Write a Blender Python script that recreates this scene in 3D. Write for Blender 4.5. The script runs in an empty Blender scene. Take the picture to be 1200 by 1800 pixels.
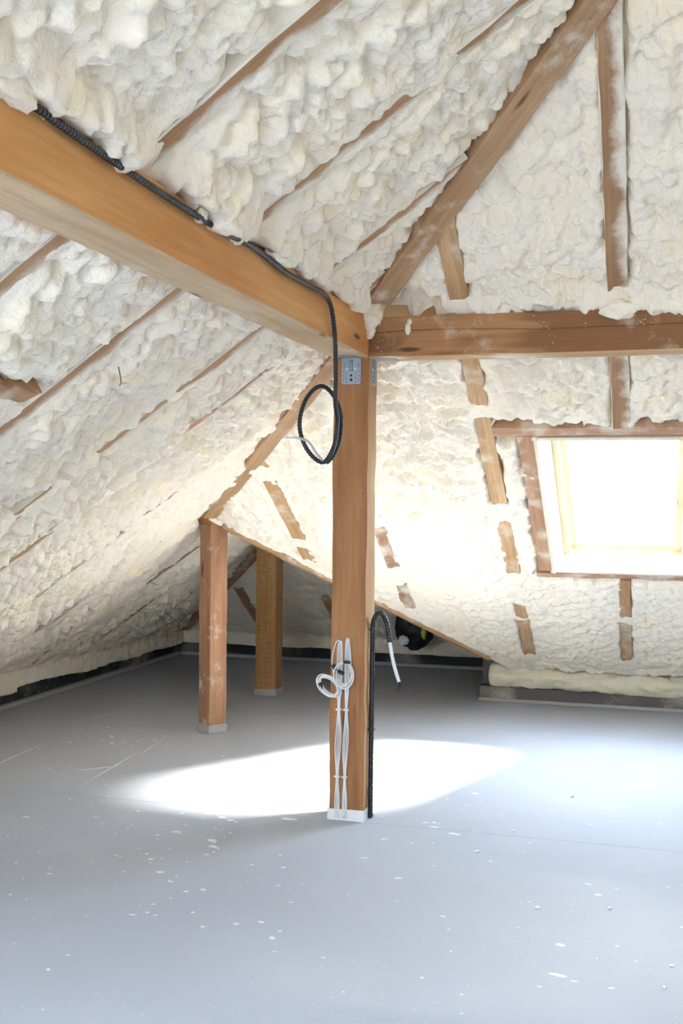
import bpy, math, random
import numpy as np
from mathutils import Matrix, Vector, noise as mnoise

S = bpy.context.scene
COL = S.collection
random.seed(7)

# ------------------------------------------------------------------ camera
# world axes follow the building: x to the right along the rear beam, y away along the long beam,
# the corner of the centre post stands at the origin, floor at z = 0
T, ROLL, V0, F, CX, PITCH = 0.2863, 0.0117, 931.1057, 1992.3155, 571.3126, -0.026
CAM = Vector((1.301, -5.096, 1.5))
cam = bpy.data.objects.new('camera', bpy.data.cameras.new('camera'))
COL.objects.link(cam)
cam.data.sensor_fit = 'VERTICAL'
cam.data.sensor_height = 36.0
cam.data.lens = F / 1800.0 * 36.0
cam.data.shift_x = (600 - CX) / 1800.0
cam.data.shift_y = (V0 - 900) / 1800.0
cam.data.clip_start = 0.05
yaw = Matrix.Rotation(T, 4, 'Z')                 # camera looks a little to the left of +y
cam.matrix_world = (Matrix.Translation(CAM) @ yaw @ Matrix.Rotation(math.pi / 2 + PITCH, 4, 'X')
                    @ Matrix.Rotation(ROLL, 4, 'Z'))
S.camera = cam

# ------------------------------------------------------------------ sky, sun, exposure
SKY = 7.6
SUN = 38.0
S.view_settings.view_transform = 'Standard'
S.view_settings.look = 'None'
S.view_settings.gamma = 1.0
S.view_settings.use_curve_mapping = False
S.view_settings.exposure = 2.38
S.cycles.max_bounces = 12
S.cycles.diffuse_bounces = 8
S.cycles.glossy_bounces = 3
S.cycles.transparent_max_bounces = 8
S.cycles.caustics_reflective = False
S.cycles.caustics_refractive = False
S.cycles.sample_clamp_indirect = 8.0
W = bpy.data.worlds.new('sky')
S.world = W
W.use_nodes = True
bg = W.node_tree.nodes['Background']
bg.inputs['Color'].default_value = (0.66, 0.80, 1.0, 1)
bg.inputs['Strength'].default_value = SKY
sun = bpy.data.objects.new('sun', bpy.data.lights.new('sun', 'SUN'))
COL.objects.link(sun)
sun.data.energy = SUN
sun.data.angle = math.radians(20.0)
sun.data.color = (1.0, 0.95, 0.88)
sun.rotation_euler = Vector((-1.42, -0.65, -1.6)).to_track_quat('-Z', 'Y').to_euler()

# ------------------------------------------------------------------ helpers
def tag(o, label=None, cat=None, group=None, kind=None):
    if label: o['label'] = label
    if cat: o['category'] = cat
    if group: o['group'] = group
    if kind: o['kind'] = kind
    return o

def link(name, me, mats=None, parent=None, loc=(0, 0, 0), rot=None):
    o = bpy.data.objects.new(name, me)
    COL.objects.link(o)
    o.location = loc
    if rot: o.rotation_euler = rot
    if parent is not None:
        o.parent = parent                         # parents carry a pure translation
        pl, pp = Vector(), parent
        while pp is not None: pl = pl + pp.location; pp = pp.parent
        o.location = Vector(loc) - pl
    if mats is not None:
        for m in (mats if isinstance(mats, (list, tuple)) else [mats]):
            if me.materials.find(m.name) < 0: me.materials.append(m)
    return o

def empty(name, loc):
    o = bpy.data.objects.new(name, None)
    o.empty_display_size = 0.1
    COL.objects.link(o)
    o.location = loc
    return o

def mesh(name, V, Fc, smooth=False, uv=None, mi=None, loc=(0, 0, 0)):
    """V (n,3) in world metres; loc becomes the object's origin"""
    me = bpy.data.meshes.new(name)
    V = np.asarray(V, float) - np.asarray(loc, float)
    if isinstance(Fc, np.ndarray):
        n, k = Fc.shape
        me.vertices.add(len(V)); me.vertices.foreach_set('co', V.astype(np.float32).ravel())
        me.loops.add(n * k); me.loops.foreach_set('vertex_index', Fc.astype(np.int32).ravel())
        me.polygons.add(n)
        me.polygons.foreach_set('loop_start', np.arange(0, n * k, k, dtype=np.int32))
        me.polygons.foreach_set('loop_total', np.full(n, k, dtype=np.int32))
    else:
        me.from_pydata([tuple(v) for v in V], [], [tuple(f) for f in Fc])
    if mi is not None: me.polygons.foreach_set('material_index', np.asarray(mi, np.int32))
    me.polygons.foreach_set('use_smooth', np.full(len(me.polygons), smooth))
    if uv is not None:
        l = me.uv_layers.new(name='UVMap')
        l.data.foreach_set('uv', np.asarray(uv, np.float32).ravel())
    me.update(calc_edges=True)
    return me

def boxmesh(name, lo, hi, loc=(0, 0, 0), bevel=0.0):
    import bmesh
    bm = bmesh.new()
    bmesh.ops.create_cube(bm, size=1)
    lo, hi = Vector(lo), Vector(hi)
    for v in bm.verts:
        v.co = Vector([(lo[i] + hi[i]) / 2 + v.co[i] * (hi[i] - lo[i]) for i in range(3)]) - Vector(loc)
    if bevel: bmesh.ops.bevel(bm, geom=bm.edges[:], offset=bevel, segments=2, affect='EDGES')
    me = bpy.data.meshes.new(name)
    bm.to_mesh(me); bm.free()
    return me

def catmull(P, n):
    P = [Vector(p) for p in P]
    P = [P[0] * 2 - P[1]] + P + [P[-1] * 2 - P[-2]]
    out = []
    for i in range(1, len(P) - 2):
        for k in range(n):
            t = k / n
            a, b, c, d = P[i - 1:i + 3]
            out.append(0.5 * ((2 * b) + (c - a) * t + (2 * a - 5 * b + 4 * c - d) * t * t + (3 * b - a - 3 * c + d) * t ** 3))
    out.append(P[-2])
    return out

def resample(P, step):
    P = [Vector(p) for p in P]
    out = [P[0]]; acc = 0.0
    for a, b in zip(P, P[1:]):
        L = (b - a).length; s = step - acc
        while s <= L and L > 0:
            out.append(a.lerp(b, s / L)); s += step
        acc = (acc + L) % step if L > 0 else acc
    return out

def tube(name, P, r, seg=10, loc=(0, 0, 0), rfun=None):
    """a round rod along points P; rfun(i) scales the radius (corrugations)"""
    P = [Vector(p) for p in P]
    n = len(P)
    V, Fc = [], []
    up = Vector((0.3, 0.1, 1)).normalized()
    t0 = (P[1] - P[0]).normalized()
    nrm = (up - t0 * up.dot(t0)).normalized()
    for i in range(n):
        t = (P[min(i + 1, n - 1)] - P[max(i - 1, 0)]).normalized()
        nrm = (nrm - t * nrm.dot(t)).normalized()
        b = t.cross(nrm)
        rr = r * (rfun(i) if rfun else 1)
        for k in range(seg):
            a = 2 * math.pi * k / seg
            V.append(P[i] + nrm * (rr * math.cos(a)) + b * (rr * math.sin(a)))
    for i in range(n - 1):
        for k in range(seg):
            k2 = (k + 1) % seg
            Fc.append((i * seg + k, i * seg + k2, (i + 1) * seg + k2, (i + 1) * seg + k))
    Fc.append(tuple(range(seg))[::-1]); Fc.append(tuple((n - 1) * seg + k for k in range(seg)))
    return mesh(name, [tuple(v) for v in V], Fc, True, loc=loc)

# ---- noise on arrays
def _hash(ix, iy, seed):
    h = (ix.astype(np.int64) * 374761393 + iy.astype(np.int64) * 668265263 + seed * 974711) & 0xffffffff
    h = ((h ^ (h >> 13)) * 1274126177) & 0xffffffff
    return (h ^ (h >> 16)) & 0xffffffff

def vnoise(x, y, seed=0):
    ix, iy = np.floor(x), np.floor(y)
    fx, fy = x - ix, y - iy
    fx = fx * fx * (3 - 2 * fx); fy = fy * fy * (3 - 2 * fy)
    g = lambda a, b: _hash(ix + a, iy + b, seed) / 4294967295.0
    return (g(0, 0) * (1 - fx) + g(1, 0) * fx) * (1 - fy) + (g(0, 1) * (1 - fx) + g(1, 1) * fx) * fy

def fbm(x, y, seed=0, n=3):
    s, a, t = 0, 1.0, 0
    for i in range(n):
        s = s + a * vnoise(x * 2 ** i, y * 2 ** i, seed + i); t += a; a *= 0.5
    return s / t

def lumps(x, y, seed=0, tx=0.0, ty=0.0, rnd=0.5):
    """highest of randomly sized, slightly tilted domes: rounded lobes that meet in sharp creases"""
    ix, iy = np.floor(x), np.floor(y)
    best = np.full(x.shape, -1.0)
    for a in (-1, 0, 1):
        for b in (-1, 0, 1):
            h1 = _hash(ix + a, iy + b, seed) / 4294967295.0
            h2 = _hash(ix + a, iy + b, seed + 57) / 4294967295.0
            h3 = _hash(ix + a, iy + b, seed + 131) / 4294967295.0
            dx, dy = x - (ix + a + h1), y - (iy + b + h2)
            v = 1 - rnd * h3 - (dx * dx + dy * dy) * 1.55 + tx * dx + ty * dy
            best = np.maximum(best, v)
    return best

def sstep(a, b, x):
    t = np.clip((x - a) / (b - a), 0, 1)
    return t * t * (3 - 2 * t)

# ------------------------------------------------------------------ materials
def mat(name):
    m = bpy.data.materials.new(name); m.use_nodes = True
    nt = m.node_tree
    return m, nt, nt.nodes['Principled BSDF']

def node(nt, typ, **kw):
    n = nt.nodes.new(typ)
    for k, v in kw.items():
        if k.startswith('_'): setattr(n, k[1:], v)
        else: n.inputs[k.replace('_', ' ')].default_value = v
    return n

def ramp(nt, fac, stops):
    r = nt.nodes.new('ShaderNodeValToRGB')
    e = r.color_ramp.elements
    while len(e) < len(stops): e.new(0.5)
    for x, (p, c) in zip(e, stops):
        x.position = p; x.color = c if len(c) == 4 else (*c, 1)
    nt.links.new(fac, r.inputs[0])
    return r.outputs[0]

def mix(nt, fac, a, b, blend='MIX'):
    m = nt.nodes.new('ShaderNodeMix'); m.data_type = 'RGBA'; m.blend_type = blend
    for s, v in ((0, fac), (6, a), (7, b)):
        if hasattr(v, 'is_linked') or hasattr(v, 'links'): nt.links.new(v, m.inputs[s])
        elif s == 0: m.inputs[0].default_value = v
        else: m.inputs[s].default_value = (*v, 1)
    return m.outputs[2]

def bump(nt, bs, h, strength, dist):
    b = node(nt, 'ShaderNodeBump', Strength=strength, Distance=dist)
    nt.links.new(h, b.inputs['Height']); nt.links.new(b.outputs[0], bs.inputs['Normal'])

def plain(name, c, rough=0.6, metal=0.0, spec=0.5):
    m, nt, b = mat(name)
    b.inputs['Base Color'].default_value = (*c, 1)
    b.inputs['Roughness'].default_value = rough
    b.inputs['Metallic'].default_value = metal
    b.inputs['Specular IOR Level'].default_value = spec
    return m

FOAM_C = (0.93, 0.835, 0.685)

def foam_material(name, tint=FOAM_C, fine=1.0):
    m, nt, b = mat(name)
    g = node(nt, 'ShaderNodeNewGeometry')
    n1 = node(nt, 'ShaderNodeTexNoise', Scale=5.0, Detail=4.0)
    n2 = node(nt, 'ShaderNodeTexNoise', Scale=45.0, Detail=5.0, Roughness=0.6)
    v = node(nt, 'ShaderNodeTexVoronoi', Scale=38.0)
    v.feature = 'SMOOTH_F1'; v.inputs['Smoothness'].default_value = 0.35
    for n in (n1, n2, v): nt.links.new(g.outputs['Position'], n.inputs['Vector'])
    t = tint
    c = ramp(nt, n1.outputs[0], [(0.3, (t[0] * 0.95, t[1] * 0.96, t[2] * 0.95)), (0.5, t), (0.72, (t[0] * 1.04, t[1] * 1.0, t[2] * 0.88))])
    nt.links.new(c, b.inputs['Base Color'])
    mm = node(nt, 'ShaderNodeMath', _operation='MULTIPLY_ADD'); mm.inputs[1].default_value = -0.45
    nt.links.new(v.outputs['Distance'], mm.inputs[0]); nt.links.new(n2.outputs[0], mm.inputs[2])
    bump(nt, b, mm.outputs[0], 0.8 * fine, 0.010)
    b.inputs['Roughness'].default_value = 0.85
    b.inputs['Specular IOR Level'].default_value = 0.25
    return m

def wood_material(name, light, dark, dust=0.0, dust_scale=6.0, dust_side=0.0, rough=0.7, crack=None, contrast=1.0, saw=0.0, speck=0.0, stain=None):
    """grain runs along U (metres); dust = share of pale overspray lying on the wood"""
    m, nt, b = mat(name)
    uv = node(nt, 'ShaderNodeUVMap')
    def scaled(sx, sy):
        mp = node(nt, 'ShaderNodeMapping'); mp.inputs['Scale'].default_value = (sx, sy, 1)
        nt.links.new(uv.outputs[0], mp.inputs[0]); return mp.outputs[0]
    gr = node(nt, 'ShaderNodeTexNoise', Scale=1.0, Detail=5.0, Roughness=0.6, Distortion=0.4)
    nt.links.new(scaled(2.2, 55), gr.inputs['Vector'])
    fi = node(nt, 'ShaderNodeTexNoise', Scale=1.0, Detail=4.0, Roughness=0.7)
    nt.links.new(scaled(14, 330), fi.inputs['Vector'])
    br = node(nt, 'ShaderNodeTexNoise', Scale=1.0, Detail=2.0)
    nt.links.new(scaled(1.3, 7), br.inputs['Vector'])
    mid = tuple((a + c) / 2 for a, c in zip(light, dark))
    k = 0.16 / contrast
    c = ramp(nt, gr.outputs[0], [(0.5 - k, dark), (0.5, mid), (0.5 + k, light)])
    c = mix(nt, 0.35, c, ramp(nt, fi.outputs[0], [(0.35, dark), (0.65, light)]))
    c = mix(nt, ramp(nt, br.outputs[0], [(0.35, (0.45,) * 3), (0.65, (0,) * 3)]), c, mid, 'MULTIPLY') if stain is None else c
    kn = node(nt, 'ShaderNodeTexVoronoi', Scale=1.0, Randomness=1.0)
    nt.links.new(scaled(1.7, 8.0), kn.inputs['Vector'])
    kc = tuple(x * 0.35 for x in dark)
    c = mix(nt, ramp(nt, kn.outputs['Distance'], [(0.06, (1,) * 3), (0.12, (0,) * 3)]), c, kc)
    if stain is not None:                         # darker, resinous heartwood run
        st = node(nt, 'ShaderNodeTexNoise', Scale=1.0, Detail=2.0, Distortion=0.6)
        nt.links.new(scaled(1.1, 4.5), st.inputs['Vector'])
        c = mix(nt, ramp(nt, st.outputs[0], [(0.5, (0,) * 3), (0.56, (0.8,) * 3)]), c, stain)
    if saw:
        sw = node(nt, 'ShaderNodeTexNoise', Scale=1.0, Detail=3.0)
        nt.links.new(scaled(70, 14.0), sw.inputs['Vector'])
        c = mix(nt, ramp(nt, sw.outputs[0], [(0.5, (0,) * 3), (0.75, (saw,) * 3)]), c, tuple(x * 0.5 for x in dark))
    if crack:                                     # a drying check running with the grain
        sx = node(nt, 'ShaderNodeSeparateXYZ'); nt.links.new(uv.outputs[0], sx.inputs[0])
        cn = node(nt, 'ShaderNodeTexNoise', Scale=1.0, Detail=3.0); nt.links.new(scaled(1.6, 0.0), cn.inputs['Vector'])
        f1 = node(nt, 'ShaderNodeMath', _operation='FRACT'); nt.links.new(sx.outputs[1], f1.inputs[0])
        f2 = node(nt, 'ShaderNodeMath', _operation='MULTIPLY_ADD'); f2.inputs[1].default_value = 0.05
        nt.links.new(cn.outputs[0], f2.inputs[0]); nt.links.new(f1.outputs[0], f2.inputs[2])
        f3 = node(nt, 'ShaderNodeMath', _operation='SUBTRACT'); nt.links.new(f2.outputs[0], f3.inputs[0]); f3.inputs[1].default_value = crack
        f4 = node(nt, 'ShaderNodeMath', _operation='ABSOLUTE'); nt.links.new(f3.outputs[0], f4.inputs[0])
        c = mix(nt, ramp(nt, f4.outputs[0], [(0.0010, (0.85,) * 3), (0.0022, (0,) * 3)]), c, tuple(x * 0.25 for x in dark))
    g = node(nt, 'ShaderNodeNewGeometry')
    if dust:
        d1 = node(nt, 'ShaderNodeTexNoise', Scale=dust_scale, Detail=3.0, Roughness=0.55)
        d2 = node(nt, 'ShaderNodeTexNoise', Scale=260.0, Detail=2.0)
        for d in (d1, d2): nt.links.new(g.outputs['Position'], d.inputs['Vector'])
        a = node(nt, 'ShaderNodeMath', _operation='MULTIPLY_ADD'); a.inputs[1].default_value = 0.35
        nt.links.new(d2.outputs[0], a.inputs[0]); nt.links.new(d1.outputs[0], a.inputs[2])
        th = 0.95 - 0.5 * dust
        if dust_side:                             # spray caught more on one side: V counts round the stick from its lower face
            sx = node(nt, 'ShaderNodeSeparateXYZ'); nt.links.new(uv.outputs[0], sx.inputs[0])
            f1 = node(nt, 'ShaderNodeMath', _operation='FRACT'); nt.links.new(sx.outputs[1], f1.inputs[0])
            f2 = node(nt, 'ShaderNodeMath', _operation='MULTIPLY_ADD'); f2.inputs[1].default_value = dust_side; f2.inputs[2].default_value = -dust_side * .045
            nt.links.new(f1.outputs[0], f2.inputs[0])
            f3 = node(nt, 'ShaderNodeMath', _operation='ADD'); nt.links.new(f2.outputs[0], f3.inputs[0]); nt.links.new(a.outputs[0], f3.inputs[1]); a = f3
        c = mix(nt, ramp(nt, a.outputs[0], [(th - 0.13, (0,) * 3), (th + 0.13, (0.92,) * 3)]), c, (0.80, 0.745, 0.62))
    if speck:
        sp = node(nt, 'ShaderNodeTexVoronoi', Scale=70.0, Randomness=1.0)
        nt.links.new(g.outputs['Position'], sp.inputs['Vector'])
        sn = node(nt, 'ShaderNodeTexNoise', Scale=9.0)
        nt.links.new(g.outputs['Position'], sn.inputs['Vector'])
        q = node(nt, 'ShaderNodeMath', _operation='MULTIPLY')
        nt.links.new(ramp(nt, sp.outputs['Distance'], [(0.14, (1,) * 3), (0.2, (0,) * 3)]), q.inputs[0])
        nt.links.new(ramp(nt, sn.outputs[0], [(0.55, (0,) * 3), (0.62, (speck,) * 3)]), q.inputs[1])
        c = mix(nt, q.outputs[0], c, (0.8, 0.76, 0.64))
    nt.links.new(c, b.inputs['Base Color'])
    b.inputs['Roughness'].default_value = rough
    b.inputs['Specular IOR Level'].default_value = 0.25
    bump(nt, b, fi.outputs[0], 0.35, 0.002)
    return m

M_FOAM = foam_material('spray_foam')
M_FOAM2 = foam_material('spray_foam_smooth', (0.78, 0.72, 0.56), 0.5)
M_BEAM = wood_material('beam_wood', (0.76, 0.415, 0.155), (0.61, 0.305, 0.105), 0.0, contrast=0.7)
M_BEAM_LOW = wood_material('beam_underside_wood', (0.68, 0.52, 0.34), (0.50, 0.345, 0.195), 0.14, 3.0, speck=.5)
M_REAR = wood_material('rear_beam_wood', (0.47, 0.25, 0.11), (0.33, 0.15, 0.06), 0.12, 5.0, crack=0.30, speck=0.9, stain=(0.20, 0.085, 0.035))
M_REAR_LOW = wood_material('rear_beam_underside_wood', (0.62, 0.42, 0.23), (0.50, 0.31, 0.15), 0.1, 4.0)
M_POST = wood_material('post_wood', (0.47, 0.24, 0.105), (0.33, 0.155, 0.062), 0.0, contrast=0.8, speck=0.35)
M_POST_LIT = wood_material('post_lit_side_wood', (0.60, 0.39, 0.20), (0.49, 0.29, 0.13), 0.0, contrast=0.8)  # same post wood, paler: light on the window side put into the colour
M_POST1 = wood_material('reddish_post_wood', (0.50, 0.29, 0.17), (0.36, 0.185, 0.10), 0.05, 8.0, speck=0.6)
M_POST2 = wood_material('sawn_post_wood', (0.52, 0.31, 0.14), (0.36, 0.18, 0.07), 0.0, saw=0.75, speck=0.3)
M_RAFT = wood_material('rafter_wood', (0.56, 0.35, 0.19), (0.39, 0.215, 0.10), 0.24, 5.0)
M_RAFT_D = wood_material('dusted_rafter_wood', (0.47, 0.29, 0.17), (0.33, 0.18, 0.095), 0.50, 6.0)
M_HIP = wood_material('hip_wood', (0.54, 0.36, 0.20), (0.40, 0.235, 0.115), 0.16, 7.0)
M_RAFT_S = wood_material('left_rafter_wood', (0.56, 0.34, 0.18), (0.38, 0.205, 0.095), 0.42, 6.0, dust_side=7.0)
M_TAN = wood_material('tan_rafter_wood', (0.66, 0.46, 0.26), (0.44, 0.25, 0.115), 0.22, 5.0)
M_SIDED = wood_material('side_dusted_wood', (0.50, 0.31, 0.17), (0.34, 0.19, 0.095), 0.38, 7.0, dust_side=6.0)
M_TRIM = wood_material('trimmer_wood', (0.55, 0.35, 0.22), (0.42, 0.23, 0.13), 0.30, 6.0)
M_PINE = wood_material('pine_window_wood', (0.84, 0.73, 0.55), (0.76, 0.62, 0.42), 0.0, rough=0.4, contrast=0.6)
M_LINER = wood_material('pine_board_wood', (0.84, 0.75, 0.62), (0.77, 0.65, 0.50), 0.0, contrast=0.6)
M_CAP = plain('orange_block_wood', (0.52, 0.20, 0.06), 0.7)
M_DECK = plain('sprayed_roof_board', (0.72, 0.67, 0.55), 0.9)
M_WHITE = plain('white_plastic', (0.72, 0.73, 0.75), 0.45)
M_STRIP = plain('edge_strip', (0.42, 0.41, 0.42), 0.8)
M_BLACKT = plain('black_conduit', (0.012, 0.012, 0.013), 0.38)
M_BLACK = plain('black_tape', (0.012, 0.012, 0.013), 0.5)
M_CABLE = plain('white_cable', (0.74, 0.74, 0.75), 0.4)
M_GREYC = plain('grey_cable', (0.50, 0.50, 0.49), 0.45)
M_ZINC = plain('galvanised_steel', (0.30, 0.33, 0.365), 0.45, 0.5)
M_SCREW = plain('screw_steel', (0.72, 0.72, 0.70), 0.3, 0.9)
M_HOLE = plain('nail_hole', (0.03, 0.03, 0.035), 0.9)
M_RAIL = plain('grey_blind_rail', (0.42, 0.44, 0.50), 0.5)
M_BAG = plain('black_fabric', (0.008, 0.009, 0.010), 0.6)
M_BAGW = plain('white_patch', (0.62, 0.63, 0.68), 0.7)
M_LIME = plain('lime_strip', (0.35, 0.45, 0.03), 0.6)
M_SPLAT = plain('foam_splatter', (0.70, 0.71, 0.70), 0.7)
M_TWIG = plain('brown_splinter', (0.25, 0.15, 0.07), 0.8)

def membrane_material():
    """grey black sheet with pale overspray in patches"""
    m, nt, b = mat('black_membrane')
    g = node(nt, 'ShaderNodeNewGeometry')
    a = node(nt, 'ShaderNodeTexNoise', Scale=1.6, Detail=3.0)
    f = node(nt, 'ShaderNodeTexNoise', Scale=120.0, Detail=3.0)
    for n in (a, f): nt.links.new(g.outputs['Position'], n.inputs['Vector'])
    s = node(nt, 'ShaderNodeMath', _operation='MULTIPLY_ADD'); s.inputs[1].default_value = 0.4
    nt.links.new(f.outputs[0], s.inputs[0]); nt.links.new(a.outputs[0], s.inputs[2])
    c = mix(nt, ramp(nt, s.outputs[0], [(0.72, (0,) * 3), (0.95, (0.9,) * 3)]), (0.022, 0.022, 0.024), (0.55, 0.52, 0.42))
    nt.links.new(c, b.inputs['Base Color']); b.inputs['Roughness'].default_value = 0.7
    return m
M_MEMB = membrane_material()

def upstand_material():
    m, nt, b = mat('grey_upstand')
    g = node(nt, 'ShaderNodeNewGeometry')
    a = node(nt, 'ShaderNodeTexNoise', Scale=2.3, Detail=2.0)
    f = node(nt, 'ShaderNodeTexNoise', Scale=160.0, Detail=3.0)
    for n in (a, f): nt.links.new(g.outputs['Position'], n.inputs['Vector'])
    s = node(nt, 'ShaderNodeMath', _operation='MULTIPLY_ADD'); s.inputs[1].default_value = 0.4
    nt.links.new(f.outputs[0], s.inputs[0]); nt.links.new(a.outputs[0], s.inputs[2])
    c = mix(nt, ramp(nt, s.outputs[0], [(0.78, (0,) * 3), (0.95, (0.85,) * 3)]), (0.13, 0.115, 0.105), (0.62, 0.58, 0.46))
    nt.links.new(c, b.inputs['Base Color']); b.inputs['Roughness'].default_value = 0.8
    return m
M_UP = upstand_material()

def floor_material():
    m, nt, b = mat('grey_floor_film')
    g = node(nt, 'ShaderNodeNewGeometry')
    a = node(nt, 'ShaderNodeTexNoise', Scale=1.1, Detail=4.0)
    f = node(nt, 'ShaderNodeTexNoise', Scale=190.0, Detail=3.0, Roughness=0.7)
    p = node(nt, 'ShaderNodeTexVoronoi', Scale=26.0)
    for n in (a, f, p): nt.links.new(g.outputs['Position'], n.inputs['Vector'])
    c = ramp(nt, a.outputs[0], [(0.3, (0.395, 0.42, 0.48)), (0.7, (0.44, 0.465, 0.53))])
    c = mix(nt, ramp(nt, f.outputs[0], [(0.35, (0.30,) * 3), (0.65, (0.0,) * 3)]), c, (0.30, 0.31, 0.33))
    c = mix(nt, ramp(nt, p.outputs['Distance'], [(0.05, (0.6,) * 3), (0.09, (0,) * 3)]), c, (0.72, 0.72, 0.70))
    nt.links.new(c, b.inputs['Base Color'])
    b.inputs['Roughness'].default_value = 0.72
    b.inputs['Specular IOR Level'].default_value = 0.22
    bump(nt, b, f.outputs[0], 0.08, 0.002)
    return m
M_FLOOR = floor_material()

def glass_material():
    m = bpy.data.materials.new('window_glass'); m.use_nodes = True
    nt = m.node_tree; nt.nodes.clear()
    o = node(nt, 'ShaderNodeOutputMaterial'); t = node(nt, 'ShaderNodeBsdfTransparent'); gl = node(nt, 'ShaderNodeBsdfGlossy', Roughness=0.02)
    t.inputs['Color'].default_value = (0.95, 0.97, 0.96, 1)
    mx = node(nt, 'ShaderNodeMixShader'); mx.inputs[0].default_value = 0.04
    nt.links.new(t.outputs[0], mx.inputs[1]); nt.links.new(gl.outputs[0], mx.inputs[2])
    nt.links.new(mx.outputs[0], o.inputs['Surface'])
    return m
M_GLASS = glass_material()

# ------------------------------------------------------------------ roof geometry
H = 2.375
KL, KR, KU = 0.69, 0.62, 0.62                     # pitches: long side, rear below beam, rear above beam
XR = -1.45                                        # ridge of the low wing
ZR = H + KL * XR
YR = (H - ZR) / KR                                # where hip, wing ridge and valley meet
KW = 0.65
YE = 3.2                                          # end of the wing ridge
YFAR = 5.0
XL = -3.13
EAVE_R = 3.40
VX, VY = 0.10, 3.24                               # foot of the valley
RIDGE_Y = -3.2
XGABLE = 7.0
KLU, HU = 0.72, 2.40                              # above the beams
def zl(x): return H + KL * x + sstep(-.11, 0.0, x) * (HU - H + (KLU - KL) * np.maximum(x, 0))
def zr(y): return H - KR * y
def zu(y): return H - KU * y + sstep(.11, 0.0, y) * (HU - H)
def ze(y): return ZR - 0.65 * (y - YE)
def zw(x): return ZR - KW * (x - XR)
def unit(v):
    v = np.array(v, float); return v / np.linalg.norm(v)
NL = unit((KL, 0, -1)); NR = unit((0, -KR, -1)); NU = unit((0, -KU, -1)); NE = unit((0, -0.65, -1)); NW = unit((-KW, 0, -1))

def xhip(y):
    """upper limit of the long side slope for a given y"""
    y = np.asarray(y, float)
    return np.where(y < 0, -y * KU / KLU, np.where(y < YR, -y * KR / KL, np.where(y < YE, XR, XR - (y - YE) * 0.65 / KL)))
def xval(y):
    return XR + (y - YR) * (VX - XR) / (VY - YR)

# ------------------------------------------------------------------ structure: roof deck
def deck():
    V, Fc = [], []
    def quad(*pts):
        i = len(V); V.extend(pts); Fc.append(tuple(range(i, i + len(pts))))
    OFF = 0.25
    L = lambda x, y: (x, y, zl(x) + OFF * 1.21)
    R = lambda x, y: (x, y, zr(y) + OFF * 1.18)
    U = lambda x, y: (x, y, zu(y) + OFF * 1.24)
    E = lambda x, y: (x, y, ze(y) + OFF * 1.2)
    Wg = lambda x, y: (x, y, zw(x) + OFF * 1.2)
    FU = lambda x, y: (x, y, H + KU * (y + 6.4) + OFF * 1.24)
    FL = lambda x, y: (x, y, H + KR * (y + 6.4) + OFF * 1.18)
    xa = -RIDGE_Y * KU / KLU
    hx0, hx1, hy0, hy1 = LEFT_W
    quad(L(XL - .3, -9.9), L(0, -6.4), L(0, hy0), L(XL - .3, hy0))
    quad(L(XL - .3, hy0), L(hx0, hy0), L(hx0, hy1), L(XL - .3, hy1))
    quad(L(hx1, hy0), L(0, hy0), L(0, hy1), L(hx1, hy1))
    quad(L(XL - .3, hy1), L(0, hy1), L(0, 0), L(XL - .3, 0))
    quad(L(0, -6.4), L(xa, RIDGE_Y), L(0, 0))
    quad(L(XL - .3, 0), L(0, 0), L(XR, YR), L(XL - .3, YR))
    quad(L(XL - .3, YR), L(XR, YR), L(XR, YE), L(XL - .3, YFAR + .3))
    quad(U(0, 0), U(XGABLE, 0), U(XGABLE, RIDGE_Y), U(xa, RIDGE_Y))
    # rear slope below the beam, with the roof window's hole
    x0, x1, y0, y1 = HOLE
    quad(R(0, 0), R(XGABLE, 0), R(XGABLE, y0), R(x0, y0), R(-y0 * KR / KL, y0))
    quad(R(-y0 * KR / KL, y0), R(x0, y0), R(x0, y1), R(xval(y1), y1), R(XR, YR))
    quad(R(x1, y0), R(XGABLE, y0), R(XGABLE, y1), R(x1, y1))
    quad(R(xval(y1), y1), R(XGABLE, y1), R(XGABLE, 3.75), R(xval(3.75), 3.75))
    quad(E(XR, YE), E(XL - .3, YFAR + .3), E(.6, YFAR + .3))
    quad(Wg(XR, YR), Wg(XR, YE), Wg(.4, YFAR + .3), Wg(.4, 3.55))
    # front slope behind the camera with unseen roof windows let in for fill light
    def strip(fn, ya, yb, holes, xs):
        hs = sorted(holes)
        ya_h, yb_h = hs[0][2], hs[0][3]
        quad(fn(xs(ya), ya), fn(XGABLE, ya), fn(XGABLE, ya_h), fn(xs(ya_h), ya_h))
        quad(fn(xs(yb_h), yb_h), fn(XGABLE, yb_h), fn(XGABLE, yb), fn(xs(yb), yb))
        edge = None
        for h in hs:
            if edge is None: quad(fn(xs(ya_h), ya_h), fn(h[0], ya_h), fn(h[0], yb_h), fn(xs(yb_h), yb_h))
            else: quad(fn(edge, ya_h), fn(h[0], ya_h), fn(h[0], yb_h), fn(edge, yb_h))
            edge = h[1]
        quad(fn(edge, ya_h), fn(XGABLE, ya_h), fn(XGABLE, yb_h), fn(edge, yb_h))
    strip(FU, RIDGE_Y, -6.4, FRONT_U, lambda y: (y + 6.4) * KU / KL)
    strip(FL, -6.4, -9.9, FRONT_L, lambda y: (y + 6.4) * KR / KL)
    return mesh('ceiling', V, Fc)

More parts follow.
